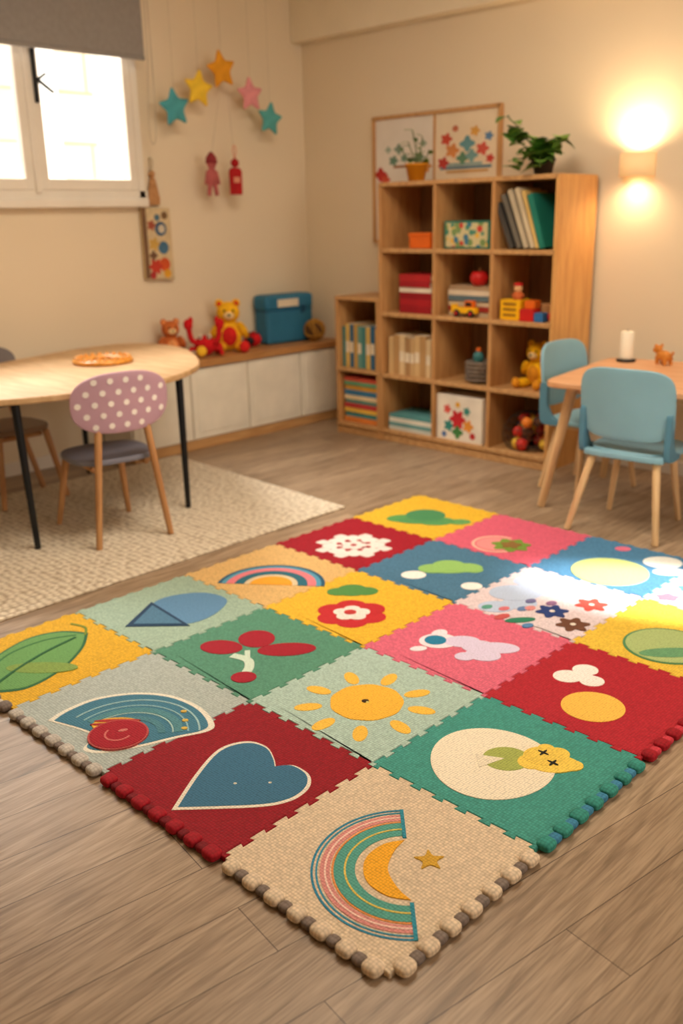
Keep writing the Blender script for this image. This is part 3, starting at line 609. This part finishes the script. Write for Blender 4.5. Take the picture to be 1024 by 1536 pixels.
def chair(name,loc,rz,seatm,backm,legm,a=.195,b_=.115,n=2.6,zc=.575,dots=False,feet=None,wings=False,seatz=.33,sa=.175,sb=.165,y0=-.215):
    g=grp(name,loc,rz)
    slab("seat",sup(sa,sb,3.0),seatz-.011,seatz+.011,seatm,g,bevel=.007)
    f=backrest("backrest",g,a,b_,n,zc,y0,.9,backm,tilt=.12)
    ft=feet or [(-.17,-.20),(.17,-.20),(-.16,.17),(.16,.17)]
    for k,(x,y) in enumerate(ft):
        if y<0:
            tx=x*.62
            if wings: top=Vector((x*.70,y*.62,seatz-.011));rod("leg_%d"%(k+1),(x,y,.0005),tuple(top),.0125,.0165,legm,g)
            else: top=f(tx,-b_*.55);rod("leg_%d"%(k+1),(x,y,.0005),tuple(top+Vector((0,.016,0))),.0125,.0155,legm,g)
            rod("rail_%d"%(k+1),(x*.72,y*.6,seatz-.028),(x*.7,.1,seatz-.028),.012,.012,legm,g)
        else: rod("leg_%d"%(k+1),(x,y,.0005),(x*.72,y*.72,seatz-.008),.0115,.0160,legm,g)
    rod("crossbar_front",(-.11,.12,seatz-.03),(.11,.12,seatz-.03),.011,.011,legm,g)
    if wings:
        P=crom([(-.170,.09),(-.168,.165),(-.150,.175),(-.132,.15),(-.128,.07),(-.10,.022),(-.06,.008),(-.06,-.012),(-.14,-.014),(-.165,.01)],5)
        for q in(-1,1):
            slab("bracket_%d"%q,P,-.012,.012,plain("light_blue_bracket",(84,132,156),.45,.05),g,bevel=.005,loc=(.176*q,0,seatz),rot=(math.pi/2,0,math.pi/2))
        slab("seat_back_edge",sup(.165,.03,4),seatz-.02,seatz+.004,backm,g,bevel=.006,loc=(0,-.15,0))
    if dots:
        bm=bmesh.new();dm_=plain("white_dot_paint",(244,234,230),.5)
        r=.0120;zz=-.088;row=0
        while zz<.1:
            xx=-.175+(row%2)*.031
            while xx<.18:
                if (abs(xx)/(a-.018))**n+(abs(zz)/(b_-.016))**n<1:
                    vs=[bm.verts.new(f(xx+r*math.cos(t_),zz+r*math.sin(t_))+Vector((0,-.0085,0))) for t_ in[2*math.pi*k/16 for k in range(16)]];bm.faces.new(vs)
                xx+=.062
            zz+=.044;row+=1
        finish("polka_dots",bm,dm_,g)
    return g
m_mauve=plain("mauve_paint",(188,150,168),.5,.05);m_greyseat=plain("grey_seat",(124,124,138),.5,.06)
m_bluec=plain("light_blue_paint",(134,178,196),.45,.04)
chair("polka_dot_chair",(1.985,3.30,.0096),math.radians(-10),m_greyseat,m_mauve,m_leg,a=.200,b_=.120,n=2.6,zc=.572,dots=True,feet=[(-.155,-.215),(.155,-.215),(-.165,.21),(.145,.19)])
chair("brown_chair",(1.95,4.11,.0096),math.radians(181),m_brownseat,plain("grey_back",(120,110,108),.5),m_leg,zc=.60,b_=.085,y0=-.235,feet=[(-.16,-.01),(.16,-.01),(-.16,.21),(.16,.21)])
chair("light_blue_chair",(3.475,1.715,0),math.radians(-86),m_bluec,m_bluec,m_legl,a=.192,b_=.142,n=4.2,zc=.530,wings=True,feet=[(-.185,-.235),(.185,-.225),(-.165,.12),(.13,.15)],y0=-.185)
chair("light_blue_chair",(3.83,2.13,0),math.radians(178),m_bluec,m_bluec,m_legl,a=.185,b_=.145,n=4.0,zc=.53,wings=True,y0=-.19,feet=[(-.15,-.17),(.15,-.17),(-.15,.15),(.2,.06)])
# ------------------------------------------------------------------ right table
rt=grp("kids_table",(3.33,2.10,0),math.radians(8));RZ=.55
slab("table_top",[(x+.39,y-.56) for x,y in sup(.39,.56,14,64)],RZ,RZ+.026,wood("warm_table_top",(206,150,106),(226,176,134),(14,2,14)),rt,bevel=.006)
for k,(x,y,fx,fy) in enumerate(((.10,-.10,.10,.02),(.68,-.10,.70,-.03),(.10,-1.02,.06,-1.10),(.68,-1.02,.70,-1.08))): rod("leg_%d"%(k+1),(fx,fy,.0005),(x,y,RZ),.017,.024,m_legl,rt)
box("apron",.10,.68,-1.02,-.10,RZ-.035,RZ,m_legl,rt,.003)
g=grp("pillar_candle",(4.02,2.085,RZ+.0265));lathe("holder",[(.042,0),(.046,.008),(.03,.010),(.001,.010)],m_black,g,(0,0,0));lathe("wax",[(.030,.010),(.031,.02),(.030,.135),(.026,.138),(.004,.130)],plain("candle_wax",(240,230,210),.5,.02),g,(0,0,0));rod("wick",(0,0,.13),(0,0,.148),.0015,.0015,m_black,g,6)
g=grp("wooden_toy_dog",(4.03,1.905,RZ+.0265),math.radians(60));tw=plain("toy_wood_orange",(206,130,50),.5)
ball("body",(0,0,.038),(.05,.026,.024),tw,g);ball("head",(.05,0,.062),(.022,.018,.020),tw,g);ball("muzzle",(.07,0,.056),(.014,.011,.010),tw,g);tube("tail",[(-.045,0,.04),(-.06,0,.052),(-.066,0,.065)],.005,tw,g)
for k,(x,y) in enumerate(((.03,.015),(.03,-.015),(-.03,.015),(-.03,-.015))): rod("leg_%d"%k,(x,y,0.0005),(x,y,.035),.008,.010,tw,g,10)
for q in(-1,1): ball("ear_%d"%q,(.045,.016*q,.078),(.007,.006,.011),tw,g,10)
# ------------------------------------------------------------------ wall lamp
g=grp("wall_lamp");sh,nt,b=base("lamp_shade");b.inputs["Base Color"].default_value=lin((226,196,150));b.inputs["Roughness"].default_value=.8
b.inputs["Emission Color"].default_value=lin((255,200,134));b.inputs["Emission Strength"].default_value=.40
ly,lz=2.232,1.445;bm=bmesh.new();pr=[]
for k in range(25):
    a=math.pi*k/24;pr.append((XW-.002-.095*math.sin(a)**.8,ly+.083*math.cos(a)))
lo=[bm.verts.new((x,y,lz-.052)) for x,y in pr];hi=[bm.verts.new((x,y,lz+.052)) for x,y in pr]
for k in range(24): bm.faces.new((lo[k],lo[k+1],hi[k+1],hi[k]))
o=finish("shade",bm,sh,g,smooth=True);so=o.modifiers.new("s","SOLIDIFY");so.thickness=.004
box("wall_plate",XW-.012,XW,ly-.03,ly+.03,lz-.035,lz+.035,m_white,g)
em,nt,b=base("bulb");b.inputs["Emission Color"].default_value=lin((255,200,130));b.inputs["Emission Strength"].default_value=16
ball("bulb",(XW-.045,ly,lz),(.016,.016,.022),em,g);rod("bulb_socket",(XW-.012,ly,lz),(XW-.035,ly,lz),.01,.01,m_white,g)
# ------------------------------------------------------------------ hanging stars & charms
def star(name,x,z,R,rgb,rot,y=4.35):
    g=grp(name,(x,y,z));m_=plain("felt_%02x%02x%02x"%rgb,rgb,.95,.1,30,.3,150)
    bm=bmesh.new();pts=[]
    for k in range(10):
        rr=R if k%2==0 else R*.50;a=math.radians(90+rot+36*k);pts.append((rr*math.cos(a),rr*math.sin(a)))
    P=[]
    for k in range(10):
        p=pts[k];q=pts[(k+1)%10]
        P+=[p,((p[0]*2+q[0])/3,(p[1]*2+q[1])/3),((p[0]+q[0]*2)/3,(p[1]+q[1]*2)/3)]
    f0=bm.verts.new((0,-.020,0));b0=bm.verts.new((0,.020,0));n=len(P)
    rim=[bm.verts.new((x_,0,z_)) for x_,z_ in P];fm=[bm.verts.new((x_*.86,-.013,z_*.86)) for x_,z_ in P];bk=[bm.verts.new((x_*.86,.013,z_*.86)) for x_,z_ in P]
    for k in range(n):
        j=(k+1)%n;bm.faces.new((f0,fm[k],fm[j]));bm.faces.new((fm[k],rim[k],rim[j],fm[j]));bm.faces.new((rim[k],bk[k],bk[j],rim[j]));bm.faces.new((bk[k],b0,bk[j]))
    finish("star_pillow",bm,m_,g,smooth=True,sub=1)
    rod("thread",(0,0,R*.85),(0,0,CH-z),.0012,.0012,m_string,g,6);return g
star("hanging_star",3.225,1.812,.113,(76,158,168),8);star("hanging_star",3.392,1.915,.110,(240,200,60),-6);star("hanging_star",3.556,2.022,.115,(228,156,40),10)
star("hanging_star",3.754,1.910,.105,(228,150,156),4);star("hanging_star",3.897,1.790,.105,(88,168,168),-8)
g=grp("hanging_doll",(3.448,4.35,1.47));dm1=plain("felt_rose",(176,92,90),.95,.15,40);rod("thread",(0,0,.10),(.09,0,.46),.0012,.0012,m_string,g,6)
ball("head",(0,0,.07),(.030,.022,.034),dm1,g);lathe("hood",[(.034,0),(.03,.03),(.012,.055),(.003,.06)],plain("felt_darkrose",(140,50,54),.95),g,(0,0,.07));ball("body",(0,0,.0),(.036,.022,.05),dm1,g)
for q in(-1,1): rod("arm_%d"%q,(.025*q,0,.03),(.045*q,0,-.04),.012,.010,dm1,g,10);rod("leg_%d"%q,(.016*q,0,-.03),(.028*q,0,-.10),.014,.012,dm1,g,10)
g=grp("hanging_red_tag",(3.616,4.35,1.47));rt_=plain("felt_red",(172,28,32),.9,.12,30)
slab("pouch",[(-.040,-.095),(.040,-.095),(.043,.03),(.03,.05),(-.03,.05),(-.043,.03)],-.011,.011,rt_,g,bevel=.006,rot=(math.pi/2,0,0));lathe("bow",[(.004,0),(.022,.012),(.024,.035),(.006,.05),(.002,.06)],rt_,g,(0,0,.05))
box("label",-.022,.022,-.0125,-.010,-.03,.0,plain("felt_pale",(220,150,120),.9),g,.001);rod("thread",(0,0,.10),(-.03,0,.46),.0012,.0012,m_string,g,6);tube("ribbon",[(0,0,.10),(.012,0,.14),(0,0,.17),(-.012,0,.14),(0,0,.10)],.003,plain("felt_pale",(220,150,120),.9),g)
g=grp("hanging_wall_pouch",(3.130,YW-.02,0));cl=plain("pouch_cloth",(206,184,146),.9,.1,30,.3,100)
slab("cloth",[(-.098,.935),(.094,.925),(.092,1.31),(-.094,1.315)],-.014,.014,cl,g,bevel=.006,rot=(math.pi/2,0,0))
for x,z,r,c,l in((.02,1.20,.038,(60,90,120),0),(.025,1.20,.022,(200,190,170),0),(.03,1.10,.034,(70,110,140),0),(-.03,1.12,.030,(200,160,80),5),(-.04,1.22,.024,(160,80,60),5),(.03,1.01,.036,(204,84,40),0),(-.03,1.0,.038,(190,60,44),6),(.045,.96,.024,(220,160,50),0),(-.05,.955,.02,(170,50,50),0),(-.04,1.06,.022,(110,80,60),4),(.05,1.27,.020,(120,90,60),0),(0,1.26,.018,(80,110,130),0)):
    disc("print",x,-.0146,z,r,c,g,ax='y',lob=l)
box("side_strip",-.098,-.070,-.016,-.013,.94,1.31,plain("pouch_edge",(120,90,66),.9),g,.001)
slab("wooden_tag",[(-.034,1.325),(.034,1.325),(.038,1.36),(.014,1.46),(0,1.475),(-.014,1.46),(-.038,1.36)],-.01,.01,m_leg,g,bevel=.004,rot=(math.pi/2,0,0));ball("tag_bead",(0,0,1.485),.018,m_leg,g)
tube("loop",[(0,0,1.49),(.01,0,1.55),(0,.012,1.57),(-.01,0,1.55),(0,0,1.49)],.003,m_string,g)
# ------------------------------------------------------------------ lights
def area(name,loc,target,size,power,col,sy=None):
    l=bpy.data.lights.new(name,'AREA');l.energy=power;l.color=col;l.size=size
    if sy:l.shape='RECTANGLE';l.size_y=sy
    o=bpy.data.objects.new(name,l);COL.objects.link(o);o.location=loc
    o.rotation_euler=(Vector(target)-Vector(loc)).to_track_quat('-Z','Y').to_euler();return o
area("ceiling_light",(2.2,2.0,2.55),(2.2,2.0,0),1.1,52,(1,.87,.69))
area("side_window_light",(2.4,-2.0,1.7),(2.6,2.0,.3),2.0,68,(1,.91,.79),1.4)
area("window_daylight",(2.3,5.7,3.3),(2.1,2.2,.2),1.4,260,(1,.96,.90),1.0)
p=bpy.data.lights.new("lamp_glow_up",'SPOT');p.energy=19;p.color=(1,.70,.40);p.spot_size=math.radians(168);p.spot_blend=1;p.shadow_soft_size=.03
o=bpy.data.objects.new("lamp_glow_up",p);COL.objects.link(o);o.location=(XW-.075,ly,lz+.06);o.rotation_euler=(math.pi,0,0)
p=bpy.data.lights.new("lamp_glow_down",'SPOT');p.energy=7;p.color=(1,.70,.40);p.spot_size=math.radians(150);p.spot_blend=1;p.shadow_soft_size=.03
o=bpy.data.objects.new("lamp_glow_down",p);COL.objects.link(o);o.location=(XW-.075,ly,lz-.045)
p=bpy.data.lights.new("sun_shaft",'SPOT');p.energy=3600;p.color=(1,.95,.90);p.spot_size=math.radians(8.8);p.spot_blend=.85;p.shadow_soft_size=.03
o=bpy.data.objects.new("sun_shaft",p);COL.objects.link(o);o.location=(3.9,-1.9,2.1);o.rotation_euler=(Vector((2.83,1.27,0))-Vector(o.location)).to_track_quat('-Z','Y').to_euler()
s=bpy.data.lights.new("sun",'SUN');s.energy=7;s.color=(1,.93,.82);s.angle=.01;o=bpy.data.objects.new("sun",s);COL.objects.link(o);o.rotation_euler=Vector((.35,1,-1.0)).to_track_quat('-Z','Y').to_euler()
wd=bpy.data.worlds.new("World");bpy.context.scene.world=wd;wd.use_nodes=True;wd.node_tree.nodes["Background"].inputs[0].default_value=(.85,.92,1,1);wd.node_tree.nodes["Background"].inputs[1].default_value=1.2
vs=bpy.context.scene.view_settings
vs.view_transform='Standard';vs.look='None'
# ------------------------------------------------------------------ camera
f,pitch,roll,yaw=1395.7175,0.308556,-0.0220494,0.7780506
fw=Vector((math.cos(yaw)*math.cos(pitch),math.sin(yaw)*math.cos(pitch),-math.sin(pitch)));r=Vector((math.sin(yaw),-math.cos(yaw),0));u=r.cross(fw)
r2=r*math.cos(roll)+u*math.sin(roll);u2=-r*math.sin(roll)+u*math.cos(roll)
cd=bpy.data.cameras.new("camera");cd.sensor_fit='VERTICAL';cd.sensor_height=36;cd.lens=f/1536*36
cd.dof.use_dof=True;cd.dof.focus_distance=2.1;cd.dof.aperture_fstop=2.2;cd.clip_start=.05
co=bpy.data.objects.new("camera",cd);COL.objects.link(co)
M=Matrix((r2,u2,-fw)).transposed().to_4x4();M.translation=Vector((0,0,1.25));co.matrix_world=M
bpy.context.scene.camera=co
